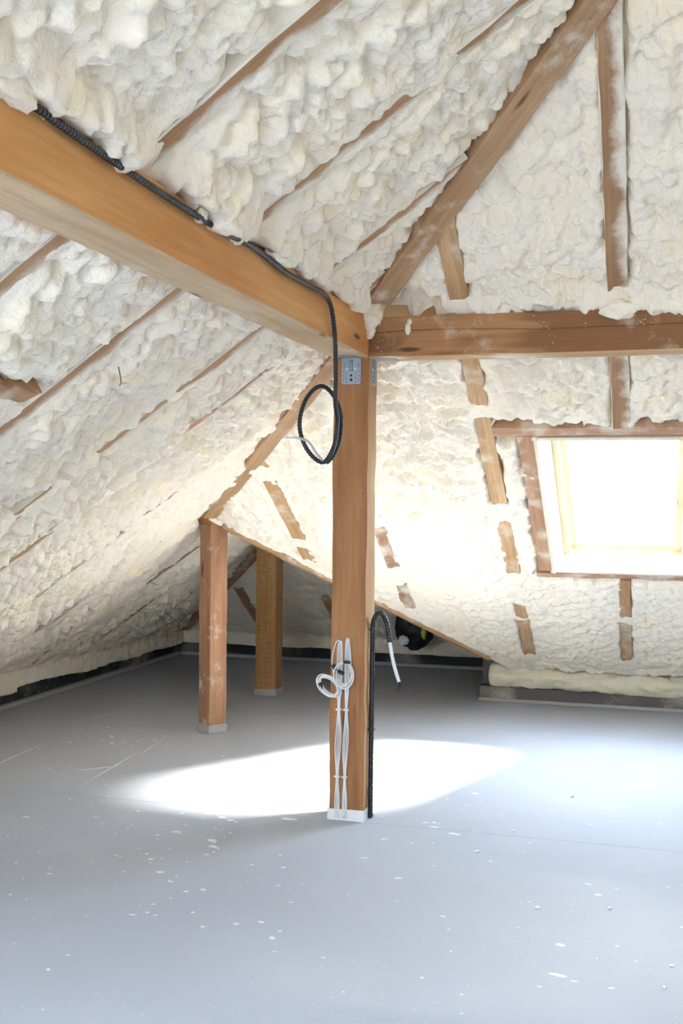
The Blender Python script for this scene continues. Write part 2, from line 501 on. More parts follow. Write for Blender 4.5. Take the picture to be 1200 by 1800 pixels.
HOLE = (0.64, 1.56, 0.86, 2.26)                   # x0, x1, y0, y1
FRONT_U = [(2.3, 2.75, -4.85, -5.9)]
LEFT_W = (-1.75, -0.35, -6.0, -4.3)  # opening added out of view to light the foreground floor
FRONT_L = [(-0.6, 0.7, -7.1, -8.6)]
ceiling = link('ceiling', deck(), M_DECK)
tag(ceiling, 'sloping timber roof lined with lumpy cream spray foam', kind='structure')

# portals only tell the renderer where daylight comes in
def portal(cx, cy, cz, w, h, n):
    l = bpy.data.lights.new('daylight_portal', 'AREA'); l.shape = 'RECTANGLE'; l.size = w; l.size_y = h
    l.cycles.is_portal = True
    o = bpy.data.objects.new('daylight_portal', l); COL.objects.link(o)
    o.location = (cx, cy, cz)
    z = -Vector(n); x = Vector((1, 0, 0)); y = z.cross(x)
    o.rotation_euler = Matrix((x, y, z)).transposed().to_euler()
ym = (HOLE[2] + HOLE[3]) / 2
portal((HOLE[0] + HOLE[1]) / 2, ym + .15, zr(ym) + .33, .95, 1.7, NR)
xm, ym_l = (LEFT_W[0] + LEFT_W[1]) / 2, (LEFT_W[2] + LEFT_W[3]) / 2
portal(xm, ym_l, float(zl(xm)) + .36, 1.75, 1.8, NL)
for h in FRONT_U:
    y = (h[2] + h[3]) / 2; portal((h[0] + h[1]) / 2, y, H + KU * (y + 6.4) + .34, .5, 1.4, unit((0, KU, -1)))
for h in FRONT_L:
    y = (h[2] + h[3]) / 2; portal((h[0] + h[1]) / 2, y, H + KR * (y + 6.4) + .32, 1.32, 1.78, unit((0, KR, -1)))

# ------------------------------------------------------------------ foam
def foam_height(x, y, kind):
    """x across, y along the slope, metres -> height of the foam over the timber plane"""
    wx = x + 0.03 * (fbm(x * 7, y * 7, 3) - .5); wy = y + 0.03 * (fbm(x * 7, y * 7, 11) - .5)
    big = fbm(x * 2.3, y * 2.3, 21, 2) - 0.5
    lo = lambda f, sd, a, b, rn=.5: lumps(wx * f[0], wy * f[1], sd, a, b, rn)
    var = lambda sd: 0.65 + 0.8 * vnoise(x * 3, y * 3, sd)
    if kind == 'upper':
        return -0.060 + 0.05 * big + 0.040 * lo((7.5, 7.5), 1, .1, -.4) * var(5) + 0.042 * lo((15, 15), 2, .1, -.6) * var(6) \
            + 0.030 * lo((29, 29), 4, .0, -.5) + 0.007 * lo((60, 60), 7, 0, -.3)
    if kind == 'rear':
        return -0.043 + 0.04 * big + 0.028 * lo((6, 9), 31, 0, -.8) * var(35) + 0.036 * lo((12, 19), 32, 0, -1.1) * var(36) \
            + 0.022 * lo((25, 36), 34, 0, -.9) + 0.006 * lo((55, 70), 37, 0, -.4)
    if kind == 'far':
        return -0.010 + 0.03 * big + 0.024 * lo((9, 9), 41, 0, 0) + 0.018 * lo((20, 20), 42, 0, 0)
    return -0.049 + 0.04 * big + 0.030 * lo((9, 7), 51, -.3, -.7) * var(55) + 0.042 * lo((20, 15), 52, -.4, -1.1) * var(56) \
        + 0.026 * lo((36, 28), 54, -.3, -.9) + 0.006 * lo((64, 60), 57, 0, -.4)

def bare(A, B, rects, edge=0.012, wob=0.034):
    """1 where the foam has been cut back to the timber"""
    m = np.zeros_like(A)
    for i, (a0, a1, b0, b1) in enumerate(rects):
        near = (A > a0 - .1) & (A < a1 + .1) & (B > b0 - .1) & (B < b1 + .1)
        if not near.any(): continue
        a, b = A[near], B[near]
        la, lb = a1 - a0, b1 - b0
        w = min(wob, 0.35 * min(la, lb))
        n1 = (fbm(a * 14 + i * 7.1, b * 14, 61) - .5) * 2 * w
        n2 = (fbm(a * 14, b * 14 + i * 3.3, 67) - .5) * 2 * w
        da = np.minimum(a - a0, a1 - a) + n1; db = np.minimum(b - b0, b1 - b) + n2 * (2.0 if max(la, lb) > .2 else 1)
        m[near] = np.maximum(m[near], sstep(-edge, edge, np.minimum(da, db)))
    return m

def cover(P, lines, h):
    """over a buried timber the coat is thin but whole, leaving a shallow groove"""
    for c in lines:
        g = np.exp(-((P - c) / 0.05) ** 4)
        h = h * (1 - g) + g * (0.007 + 0.25 * np.clip(h + .01, 0, None))
    return h

def recess(A, B, rects, h, m):
    """the foam thins out towards a bare stretch, then stops behind it"""
    wide = bare(A, B, [(a0 - .07, a1 + .07, b0 - .06, b1 + .06) for a0, a1, b0, b1 in rects], 0.06, 0.02)
    h = h - 0.55 * wide * np.clip(h, 0, None) - 0.006 * wide
    return h * (1 - m) - 0.075 * m

def grid_mesh(name, V, keep):
    """V (n,m,3); keep (n,m) marks vertices in use -> welded quad mesh"""
    n, m = keep.shape
    idx = np.arange(n * m).reshape(n, m)
    q = np.stack([idx[:-1, :-1], idx[1:, :-1], idx[1:, 1:], idx[:-1, 1:]], -1).reshape(-1, 4)
    k = keep.ravel()
    q = q[k[q].all(1)]
    if len(q) == 0: return None
    used = np.unique(q); remap = np.full(n * m, -1); remap[used] = np.arange(len(used))
    return mesh(name, V.reshape(-1, 3)[used], remap[q], True)

def foam_part(V, keep, m=None):
    me = grid_mesh('foam_bay', V, keep)
    if me is None or len(me.polygons) < 30: return None
    return link('foam_bay', me, m or M_FOAM, ceiling)

def axis(a, b, st):
    return np.linspace(a, b, max(2, int(round((b - a) / st)) + 1))

# --- long side slope: p = y, q = x; below x = -3.05 the sheet turns down onto the low wall
RAFT_Y = [-2.34, -1.56, -0.725, -0.215, 0.61, 1.38, 2.16, 2.85, 3.56]
L_BARE = [(-2.40, -2.30, .02, .27), (-2.36, -2.305, .25, .66), (-2.40, -2.33, -.62, -.19),
          (-1.595, -1.545, -.0, .17), (-1.61, -1.53, .16, .33), (-1.575, -1.53, .32, .50), (-1.59, -1.53, .69, 1.2),
          (-1.60, -1.54, -.63, -.23), (-1.585, -1.54, -.98, -.6),
          (-.745, -.70, -.45, -.22), (-.785, -.71, -.62, -.44), (-.765, -.705, -.98, -.70), (-.745, -.69, .02, .56), (-.80, -.70, .40, .58),
          (-.235, -.19, -.80, -.43), (-.83, -.75, -1.37, -1.21), (-.28, -.20, -1.80, -1.54),
          (.59, .64, -2.07, -1.52), (.53, .575, -1.37, -1.24), (2.13, 2.19, -2.14, -1.66), (3.525, 3.59, -2.74, -2.2),
          (2.815, 2.86, -2.77, -2.25), (1.36, 1.40, -2.52, -2.2), (-2.33, -1.63, -.79, -.705), (1.50, 1.76, -1.53, -1.34)]
def left_foam():
    cuts = [-4.3] + RAFT_Y + [YFAR + .05]
    for c0, c1 in zip(cuts, cuts[1:]):
        for upper in (False, True):
            st = 0.0105 if c1 < 0.7 else 0.017
            p = axis(c0, c1, st)
            if upper:
                if c0 >= 0: continue
                q = axis(-0.10, min(1.75, float(xhip(c0)) + .07), st * .95)
            else:
                q = axis(-3.30, -0.10 if c0 < 0.05 else float(xhip(c0)) + .05, st * .95)
            P, Q = np.meshgrid(p, q, indexing='ij')
            h = foam_height(P, Q, 'upper' if upper else 'left')
            if upper:
                h = h + (0.052 + 0.035 * vnoise(P * 9, Q * 9, 9)) * np.exp(-((Q - .005) / .045) ** 2)
                h = h + 0.022 * lumps(P * 16, Q * 16, 13) * np.exp(-((Q - .15) / .13) ** 2)
            h = cover(P, RAFT_Y, h)
            m = bare(P, Q, L_BARE)
            h = recess(P, Q, L_BARE, h, m)
            hip = np.exp(-((Q - xhip(P)) / 0.12) ** 2)
            h = h - (np.where(P < 0, .030, .016) + .3 * np.clip(h, 0, None)) * hip
            # fold at the eave
            bend = -3.06
            dn = np.clip(bend - Q, 0, None)
            zb = 0.135 + 0.05 * (fbm(P * 1.3, P * 0, 71) - .5) - 0.03 * (P < 2) 
            x = np.where(Q < bend, bend, Q); z = zl(x) - dn
            t = sstep(bend + .1, bend - .05, Q)[..., None]
            N = NL * (1 - t) + np.array([1, 0, -.15]) * t
            h = np.where(Q < bend, h * .4 + .016, h)
            fin = sstep(0.0, -0.025, z - zb)
            h = h * (1 - fin) - 0.07 * fin
            z = np.maximum(z, zb - .02)
            V = np.stack([x, P, z], -1) + N * h[..., None]
            V[..., 2] = np.where(Q < bend, np.maximum(V[..., 2], zb - .02), V[..., 2])
            keep = (Q <= xhip(P) + 0.06)
            foam_part(V, keep)
left_foam()

# --- rear slope below the beam: p = x, q = y
RAFT_X = [-0.91, -0.35, 0.42, 1.11]
R_BARE = [(.375, .455, .28, .62), (.38, .465, .74, 1.42), (.40, .45, 1.62, 2.12), (.385, .44, 2.52, 2.64), (.375, .455, 2.72, 3.18),
          (-.385, -.335, 1.70, 2.06), (-.37, -.325, 2.33, 2.58), (-.94, -.88, 1.28, 1.80), (-.96, -.90, 1.93, 2.05),
          (1.065, 1.145, .16, .82), (1.075, 1.135, 2.21, 2.60), (1.06, 1.135, 2.72, 3.18),
          (.575, .70, .80, 1.15), (.585, .71, 1.20, 2.16), (.48, 3.0, .775, .90), (.565, 3.0, 2.095, 2.20), (-1.52, -1.36, 1.48, 1.76)]
def rear_foam():
    cuts = [XR - .1] + RAFT_X + [2.75]
    st = 0.0115
    for c0, c1 in zip(cuts, cuts[1:]):
        p = axis(c0, c1, st); q = axis(0.10, EAVE_R, st)
        P, Q = np.meshgrid(p, q, indexing='ij')
        h = foam_height(P, Q, 'rear')
        h = h * (1 - .45 * sstep(1.2, 2.6, Q))
        h = cover(P, RAFT_X, h)
        m = bare(P, Q, R_BARE)
        h = recess(P, Q, R_BARE, h, m)
        xh = -Q * KR / KL
        h = h - (0.016 + .3 * np.clip(h, 0, None)) * np.exp(-((P - xh) / 0.11) ** 2) * (Q < YR)
        xv = np.where(Q < YR, -9, xval(Q))
        ed = np.exp(-((P - xv) / 0.05) ** 2)
        h = h * (1 - ed) + 0.012 * ed
        X = np.maximum(P, xv)
        V = np.stack([X, Q, zr(Q)], -1) + NR * h[..., None]
        keep = np.where(Q < YR, P >= xh - .06, P >= xv - st * 1.01)
        x0, x1, y0, y1 = HOLE
        keep &= ~((P > .69) & (P < 1.53) & (Q > .885) & (Q < 2.11))
        foam_part(V, keep)
rear_foam()

# --- rear slope above the beam
U_BARE = [(.375, .46, -.50, -.02), (1.07, 1.165, -1.25, -.10), (.05, .33, -.05, .07)]
def upper_rear_foam():
    cuts = [0.0, 0.42, 1.115, 2.75]
    st = 0.0105
    for c0, c1 in zip(cuts, cuts[1:]):
        p = axis(c0, c1, st); q = axis(-1.75, 0.06, st)
        P, Q = np.meshgrid(p, q, indexing='ij')
        h = foam_height(P, Q, 'upper') * .8 + foam_height(P, Q, 'rear') * .2
        h = h + np.exp(-((Q - .02) / .05) ** 2) * (0.045 + 0.04 * vnoise(P * 7, Q * 3, 19))
        h = cover(P, (.42, 1.115), h)
        m = bare(P, Q, U_BARE)
        h = recess(P, Q, U_BARE, h, m)
        xh = -Q * KU / KLU
        h = h - (0.030 + .3 * np.clip(h, 0, None)) * np.exp(-((P - xh) / 0.12) ** 2)
        V = np.stack([P, Q, zu(Q)], -1) + NU * h[..., None]
        foam_part(V, P >= xh - .06)
upper_rear_foam()

# --- end slope of the wing, and its hidden right side
E_BARE = [(-2.27, -2.19, 4.2, 4.75), (-1.5, -1.42, 4.3, 4.7)]
def end_foam():
    cuts = [-3.2, -2.23, -1.45, -0.7, 0.25]
    st = 0.02
    for c0, c1 in zip(cuts, cuts[1:]):
        p = axis(c0, c1, st); q = axis(YE, YFAR + .12, st)
        P, Q = np.meshgrid(p, q, indexing='ij')
        h = foam_height(P, Q, 'far')
        h = cover(P, cuts[1:-1], h)
        m = bare(P, Q, E_BARE); h = h * (1 - m) - .07 * m
        bend = YFAR - .05
        dn = np.clip(Q - bend, 0, None)
        y = np.minimum(Q, bend); z = ze(y) - dn
        t = sstep(bend - .08, bend + .05, Q)[..., None]
        N = NE * (1 - t) + np.array([0, -1, -.1]) * t
        V = np.stack([P, y, z], -1) + N * h[..., None]
        V[..., 2] = np.where(Q > bend, np.maximum(V[..., 2], .105 + .03 * fbm(P * 2, P * 0, 77)), V[..., 2])
        keep = (P >= XR - (Q - YE) * .65 / KL - .05) & (P <= XR + (Q - YE) * .65 / KW + .05)
        foam_part(V, keep, M_FOAM)
    p = axis(XR, VX + .08, .03); q = axis(YR, YFAR + .05, .03)
    P, Q = np.meshgrid(p, q, indexing='ij')
    h = foam_height(P, Q, 'far')
    yv = YR + (P - XR) * (VY - YR) / (VX - XR)
    ed = np.exp(-((Q - yv) / .05) ** 2); h = h * (1 - ed) + .005 * ed
    V = np.stack([P, np.maximum(Q, yv), zw(P)], -1) + NW * h[..., None]
    foam_part(V, (Q >= yv - .031) & (P <= XR + (Q - YE) * 1.0 + 5))
end_foam()

# ------------------------------------------------------------------ floor
floor = link('floor', boxmesh('floor', (-3.35, -10, -.06), (XGABLE, 5.2, -.022)), M_STRIP)
tag(floor, 'smooth grey sheet floor spattered with dried foam', kind='structure')
for i, (y0, y1) in enumerate(((-9.9, -7.2), (-7.2, -4.8), (-4.8, -2.4), (-2.4, 0.0), (0.0, 2.4), (2.4, 5.2))):
    g = 0.0012
    link('floor_sheet', boxmesh('floor_sheet', (-3.3, y0 + g, -.022), (XGABLE, y1 - g, 0), bevel=.0008), M_FLOOR, floor)

# flat dried splashes, a few millimetres thick, parts of the floor
def splat_mesh(seed):
    r = random.Random(seed); n = 12; el = r.uniform(1, 2.4)
    V = [(0, 0, .0016)]; Fc = []
    for ring, (rad, z) in enumerate(((.75, .0014), (1, 0.0002))):
        for k in range(n):
            a = 2 * math.pi * k / n; q = rad * (1 + .22 * math.sin(2 * a + seed) * r.random() + r.uniform(-.12, .12))
            V.append((q * math.cos(a) * el * .5, q * math.sin(a) * .5, z))
    for k in range(n):
        k2 = (k + 1) % n
        Fc.append((0, 1 + k, 1 + k2)); Fc.append((1 + k, 1 + n + k, 1 + n + k2, 1 + k2))
    return mesh('foam_splat', V, Fc, True)
SPL = [splat_mesh(i) for i in range(6)]
for s in SPL: s.materials.append(M_SPLAT)

from mathutils import Euler
def floor_at(u, v):
    """floor point seen at a photograph pixel; used only to note where the larger splashes lie"""
    Rm = cam.matrix_world.to_3x3()
    d = Rm @ Vector(((u - CX) / F, -(v - V0) / F, -1))
    t = -CAM.z / d.z
    p = CAM + d * t
    return p.x, p.y
BIG = [(375, 1430, 20), (405, 1442, 18), (450, 1430, 18), (508, 1440, 22), (310, 1462, 13), (325, 1416, 12), (390, 1437, 18), (373, 1477, 26), (375, 1488, 18), (383, 1491, 9),
       (265, 1510, 14), (282, 1533, 18), (357, 1564, 14), (327, 1567, 8), (233, 1608, 10), (259, 1604, 11), (273, 1609, 9), (339, 1604, 10), (459, 1621, 13), (356, 1629, 11),
       (415, 1624, 15), (492, 1637, 10), (478, 1649, 17), (498, 1525, 12), (87, 1705, 10), (46, 1436, 9), (243, 1426, 9), (330, 1372, 18), (700, 1544, 14), (675, 1475, 9),
       (763, 1446, 12), (748, 1446, 9), (763, 1454, 11), (798, 1466, 16), (862, 1514, 9), (1033, 1554, 9), (1051, 1573, 14), (778, 1611, 11), (788, 1634, 8), (980, 1714, 20),
       (1009, 1725, 9), (742, 1719, 10), (1074, 1737, 9), (958, 1337, 12), (972, 1337, 10), (956, 1345, 14), (962, 1355, 16), (835, 1395, 13), (898, 1349, 10), (1038, 1450, 8),
       (604, 1744, 8), (1198, 1630, 10), (195, 1294, 9), (122, 1305, 7), (985, 1661, 22), (465, 1432, 10), (320, 1430, 8), (640, 1508, 9), (298, 1548, 7), (300, 1550, 7), (120, 1679, 6),
       (1084, 1663, 9), (1117, 1690, 8), (500, 1424, 12), (395, 1420, 9), (415, 1445, 8), (362, 1502, 7)]
def splat(x, y, size, aspect=1.0, rot=None, me=None):
    o = bpy.data.objects.new('foam_splat', me or random.choice(SPL)); COL.objects.link(o)
    o.parent = floor; o.location = (x, y, 0)
    o.rotation_euler = (0, 0, random.uniform(-.5, .5) if rot is None else rot); o.scale = (size, size * aspect, 1)
for u, v, w in BIG:
    x, y = floor_at(u, v); d = math.hypot(x - CAM.x, y - CAM.y)
    splat(x, y, w / F * d * .62, 1.0)
rs = random.Random(21)
for i in range(225):
    c = rs.random()
    if c < .45: u, v = rs.gauss(270, 130), rs.gauss(1450, 80)
    elif c < .6: u, v = rs.gauss(215, 60), rs.gauss(1297, 9)
    elif c < .8: u, v = rs.uniform(0, 1200), rs.uniform(1290, 1800)
    else: u, v = rs.gauss(820, 180), rs.gauss(1420, 90)
    if not (0 < u < 1200 and 1240 < v < 1800): continue
    x, y = floor_at(u, v); d = math.hypot(x - CAM.x, y - CAM.y)
    if -.3 < x < .15 and -.1 < y < .3: continue
    splat(x, y, rs.uniform(2.5, 6.5) / F * d * .65)
# long pale scratches
for (u0, v0, u1, v1) in ((0, 1341, 52, 1318), (168, 1366, 214, 1339), (155, 1352, 196, 1348), (258, 1318, 275, 1307), (150, 1264, 195, 1256)):
    a, b = floor_at(u0, v0), floor_at(u1, v1)
    L = math.hypot(b[0] - a[0], b[1] - a[1])
    splat((a[0] + b[0]) / 2, (a[1] + b[1]) / 2, L, .007 / L * 1.0, math.atan2(b[1] - a[1], b[0] - a[0]), SPL[0])

# ------------------------------------------------------------------ walls and edges
def wall(name, lo, hi, label, m=M_MEMB, bevel=0):
    o = link(name, boxmesh(name, lo, hi, bevel=bevel), m)
    return tag(o, label, kind='structure')
wall('wall_left', (XL - .25, -10, -.02), (XL, YFAR + .2, .45), 'low black sheeted wall under the long foam slope, dusted with overspray')
wall('wall_back', (XL - .2, YFAR, -.02), (.6, YFAR + .2, .45), 'low black sheeted wall at the far end of the dim wing')
wall('wall_right', (XGABLE - .01, -10, -.02), (XGABLE + .2, 4, 6), 'gable wall closing the attic beyond the picture', M_FOAM)
wall('wall_front', (XL - .2, -10.1, -.02), (XGABLE, -9.85, .8), 'low wall behind the camera', M_MEMB)
wall('wall_wing', (0.02, 3.62, -.02), (.25, YFAR + .1, .6), 'side wall of the dim wing behind the valley', M_MEMB)
wall('wall_rear', (0.02, 3.60, -.02), (XGABLE, 3.75, .55), 'low wall behind the grey upstand under the roof window', M_UP)
def baseboard(name, lo, hi, label):
    o = link(name, boxmesh(name, lo, hi, bevel=.003), M_STRIP); return tag(o, label, kind='structure')
baseboard('baseboard_left', (XL - .01, -6, 0), (XL + .045, YFAR, .028), 'pale edge strip along the floor below the black sheeted wall')
baseboard('baseboard_back', (XL + .045, YFAR - .045, 0), (.05, YFAR + .01, .028), 'pale edge strip along the floor at the end of the wing')
up = wall('trim_1', (0.02, 3.455, -.0), (XGABLE, 3.61, .108), 'grey boxed upstand along the floor under the roof window', M_UP, .003)
baseboard('baseboard_rear', (0.012, 3.432, 0), (XGABLE, 3.46, .022), 'pale edge strip along the foot of the grey upstand')

# thick bead of foam lying on the upstand
def bead():
    n = 230; s = 26
    p = np.linspace(.085, 2.8, n); a = np.linspace(0, 2 * np.pi, s, endpoint=False)
    P, A = np.meshgrid(p, a, indexing='ij')
    cy, cz, r = 3.475, .200, .088
    end = np.sqrt(np.clip(1 - np.clip((.125 - P) / .04, 0, 1) ** 2, 0.0, 1))
    rr = r * (0.35 + .65 * end) * (1 + .30 * (fbm(P * 4, A * .9 * np.cos(A * 0) + 5, 81) - .5)) + .026 * lumps(P * 7, A * 1.6, 83) + .012 * lumps(P * 19, A * 4, 84) - .02
    cyl = cz - .022 * np.clip((P - .3) / 1.2, 0, 1)
    V = np.stack([P, cy - np.cos(A) * rr, cyl + np.sin(A) * rr * (1.0 + .0 * P)], -1)
    V[..., 2] = np.maximum(V[..., 2], .104 + .01 * fbm(P * 5, P * 0, 88) - .012 * np.clip((P - .4) / 1.2, 0, 1))
    V = V.reshape(-1, 3)
    Fc = []
    for i in range(n - 1):
        for k in range(s):
            k2 = (k + 1) % s
            Fc.append((i * s + k, (i + 1) * s + k, (i + 1) * s + k2, i * s + k2))
    V = np.vstack([V, V[:s].mean(0), V[-s:].mean(0)])
    for k in range(s):
        Fc.append((n * s, k, (k + 1) % s, k)) if False else Fc.append((n * s, k, (k + 1) % s))
    return mesh('foam_bead', V, Fc, True)
link('foam_bead', bead(), M_FOAM2, ceiling)

# ------------------------------------------------------------------ timber maker
def timber(name, path, width, depth, side, down, mats, loc=(0, 0, 0), seed=0, step=0.12, rough=0.0015, low_mat=None):
    """rectangular stick along path; side/down are unit vectors; path runs along the middle of the lower face.
    material slots: 0 body, 1 lower face (if given)"""
    rnd = random.Random(seed + 5)
    P = [Vector(p) for p in path]
    pts = [P[0]]
    for a, b in zip(P, P[1:]):
        n = max(1, int((b - a).length / step))
        pts += [a.lerp(b, i / n) for i in range(1, n + 1)]
    side, down = Vector(side), Vector(down)
    ch = 0.004
    # cross section, going round: lower face first, small chamfers at the arrises
    cs = [(-width / 2 + ch, 0), (width / 2 - ch, 0), (width / 2, ch), (width / 2, depth - ch), (width / 2 - ch, depth), (-width / 2 + ch, depth), (-width / 2, depth - ch), (-width / 2, ch)]
    per = [0]
    for (a, b), (c, d) in zip(cs, cs[1:] + cs[:1]): per.append(per[-1] + math.hypot(c - a, d - b))
    V, Fc, uv, mi = [], [], [], []
    u0, v0 = rnd.uniform(0, 50), float(rnd.randint(0, 50))
    L = [0]
    for a, b in zip(pts, pts[1:]): L.append(L[-1] + (b - a).length)
    k = len(cs)
    for p in pts:
        for (s, d) in cs:
            V.append(p + side * (s + rnd.gauss(0, rough)) - down * (d + rnd.gauss(0, rough)))
    for i in range(len(pts) - 1):
        for j in range(k):
            j2 = (j + 1) % k
            Fc.append((i * k + j, i * k + j2, (i + 1) * k + j2, (i + 1) * k + j))
            uv += [(u0 + L[i], v0 + per[j]), (u0 + L[i], v0 + per[j + 1]), (u0 + L[i + 1], v0 + per[j + 1]), (u0 + L[i + 1], v0 + per[j])]
            mi.append(1 if (low_mat is not None and j in low_mat) else 0)
    for i, rev in ((0, True), (len(pts) - 1, False)):
        f = [i * k + j for j in range(k)]
        f = f[::-1] if rev else f
        Fc.append(tuple(f)); mi.append(0)
        for q in f:
            s, d = cs[q % k]; uv.append((u0 + .03 * s / width, v0 + d + s * .2))
    return mesh(name, [tuple(v) for v in V], Fc, False, uv, mi, loc)

# ------------------------------------------------------------------ beams
BZ, BW, BD = 2.162, 0.170, 0.183
me = timber('roof_beam', [(-BW / 2, -6.6, BZ), (-BW / 2, BW, BZ)], BW, BD, (1, 0, 0), (0, 0, -1), None, (-BW / 2, BW, BZ), 3, .25, .001, (0, 1))
tag(link('roof_beam', me, [M_BEAM, M_BEAM_LOW], loc=(-BW / 2, BW, BZ)),
    'long orange-brown roof beam with a dusty pale underside, black conduit along its top edge', 'beam')
me = timber('roof_beam', [(0.002, BW / 2, BZ), (XGABLE, BW / 2, BZ)], BW, BD, (0, -1, 0), (0, 0, -1), None, (0, BW / 2, BZ), 11, .25, .001, (0, 1))
tag(link('roof_beam', me, [M_REAR, M_REAR_LOW], loc=(0, BW / 2, BZ)),
    'darker brown roof beam with a stained patch, running above the roof window', 'beam')

# ------------------------------------------------------------------ posts
PW = 0.1655
def post(loc, w, height, rot, label, m, seed, base_label, cap=False, low=None):
    r = empty('timber_post', loc)
    tag(r, label, 'post')
    c, s = math.cos(rot), math.sin(rot)
    def at(x, y): return (loc[0] + c * x - s * y, loc[1] + s * x + c * y)
    me = timber('shaft', [(*at(0, -w / 2), 0.006), (*at(0, -w / 2), height)], w, w, (c, s, 0), (s, -c, 0), None, loc, seed, .11, .0016, low)
    link('shaft', me, m, r, loc)
    # thin plastic wrap round the foot
    t, hb = .006, .052
    V, Fc = [], []
    rr = random.Random(seed)
    for z in (0.0, hb):
        for q in (w / 2 + t, w / 2 + .0025):
            for sx, sy in ((-1, -1), (1, -1), (1, 1), (-1, 1)):
                x, y = at(sx * q, sy * q); V.append((x, y, z + (rr.uniform(-.006, .004) if z else 0)))
    for k in range(4):
        k2 = (k + 1) % 4
        Fc += [(k, k2, 8 + k2, 8 + k), (8 + k, 8 + k2, 12 + k2, 12 + k), (4 + k2, 4 + k, 12 + k, 12 + k2), (k2, k, 4 + k, 4 + k2)]
    o = link('base_wrap', mesh('base_wrap', V, Fc, False, loc=loc), M_WHITE if base_label[0] == 'w' else M_STRIP, r, loc)
    o['label'] = base_label
    return r
main_post = post((-PW / 2, PW / 2, 0), PW, BZ - .001, 0, 'tall brown centre post under the corner of the two roof beams', [M_POST, M_POST_LIT], 1, 'white plastic wrap round the post foot', low=(2, 3))
post1 = post((-1.45, 1.71, 0), .130, 1.335, math.radians(55), 'short reddish post with an orange block on its head', M_POST1, 4, 'dusty grey wrap round the post foot')
post2 = post((-1.562, 3.135, 0), .163, ZR - .02, 0, 'rough-sawn short post standing deeper in the dim wing', M_POST2, 8, 'dusty grey wrap round the post foot')

import bmesh
def lump_mesh(name, c, rad, seed, sub=3, amp=.3, stretch=(1, 1, 1), loc=None, fr=9):
    bm = bmesh.new(); bmesh.ops.create_icosphere(bm, subdivisions=sub, radius=1)
    sd = Vector((seed * 3.7, seed * 1.3, seed * 2.1))
    for v in bm.verts:
        n = v.co.normalized()
        k = 1 + amp * mnoise.noise(n * 1.6 + sd) + amp * .5 * mnoise.noise(n * 4 + sd)
        v.co = Vector((n.x * stretch[0], n.y * stretch[1], n.z * stretch[2])) * (rad * k)
    loc = loc or c
    for v in bm.verts: v.co += Vector(c) - Vector(loc)
    me = bpy.data.meshes.new(name); bm.to_mesh(me); bm.free()
    me.polygons.foreach_set('use_smooth', np.full(len(me.polygons), True))
    return me

# the block, plastic and broken foam on the reddish post's head
cb = (-1.45, 1.71, 1.335)
c, s = math.cos(math.radians(55)), math.sin(math.radians(55))
me = timber('head_block', [(-1.45 + s * .066, 1.71 - c * .066, 1.338), (-1.45 + s * .066, 1.71 - c * .066, 1.382)], .128, .130, (c, s, 0), (s, -c, 0), None, tuple(post1.location), 5)
o = link('head_block', me, M_CAP, post1, tuple(post1.location)); o['label'] = 'orange-brown packing block on the post head'
o = tag(link('foam_blob', lump_mesh('foam_blob', (-1.43, 1.69, 1.42), .055, 3, amp=.5, stretch=(1.2, 1, .75)), M_RAFT_D, loc=(-1.43, 1.69, 1.42)),
        'dark ragged clump of wood and foam on the orange block of the short post', 'foam')
o = tag(link('foam_blob', lump_mesh('foam_blob', (-1.375, 1.66, 1.395), .05, 5, amp=.45, stretch=(1, 1, .8)), M_FOAM2, loc=(-1.375, 1.66, 1.395)),
        'pale crumpled foam beside the orange block of the short post', 'foam')

# ------------------------------------------------------------------ rafters
def slope_rafter(path, w, side, label, m, seed, name='rafter', depth=.20, down=(0, 0, -1)):
    loc = tuple(path[0])
    me = timber(name, path, w, depth, side, down, None, loc, seed, .10, .0018)
    return tag(link(name, me, m, loc=loc), label, 'rafter')
names_y = ['rafter crossing the long beam where the thick conduit leaves the picture edge',
           'second rafter from the picture edge crossing the long beam, bare brown below it',
           'rafter with torn dark gaps crossing the long beam halfway to the centre post',
           'thin line of bare rafter just behind the centre post and conduit loop',
           'tan rafter sliver low on the long foam slope before the reddish post',
           'nearly buried rafter at the foot of the long slope beside the reddish post',
           'buried rafter of the dim wing, first behind the reddish post',
           'buried rafter of the dim wing, second behind the reddish post',
           'dark rafter sliver deep in the wing near the far corner']
for i, y in enumerate(RAFT_Y):
    xt = float(xhip(y)) - .05
    x0 = XL + .06
    path = [(x0, y, float(zl(x0)))] + ([(-.12, y, float(zl(-.12))), (0, y, float(zl(0.0)))] if xt > .1 else []) + [(xt, y, float(zl(xt)))]
    slope_rafter(path, .085, (0, 1, 0), names_y[i], M_RAFT_D if i in (4, 5) else M_RAFT_S if i < 4 else M_RAFT, 20 + i, down=tuple(NL))
# noggin between two rafters at the picture edge
tag(link('noggin', timber('noggin', [(-.748, -2.29, zl(-.748) - .025), (-.748, -1.665, zl(-.748) - .02)], .06, .1, (1, 0, KL * .9), tuple(NL), None, (-.748, -1.665, zl(-.748)), 40, .05, .004),
         M_RAFT, loc=(-.748, -1.665, zl(-.748))), 'short dark noggin stub poking from the foam below the long beam', 'timber')

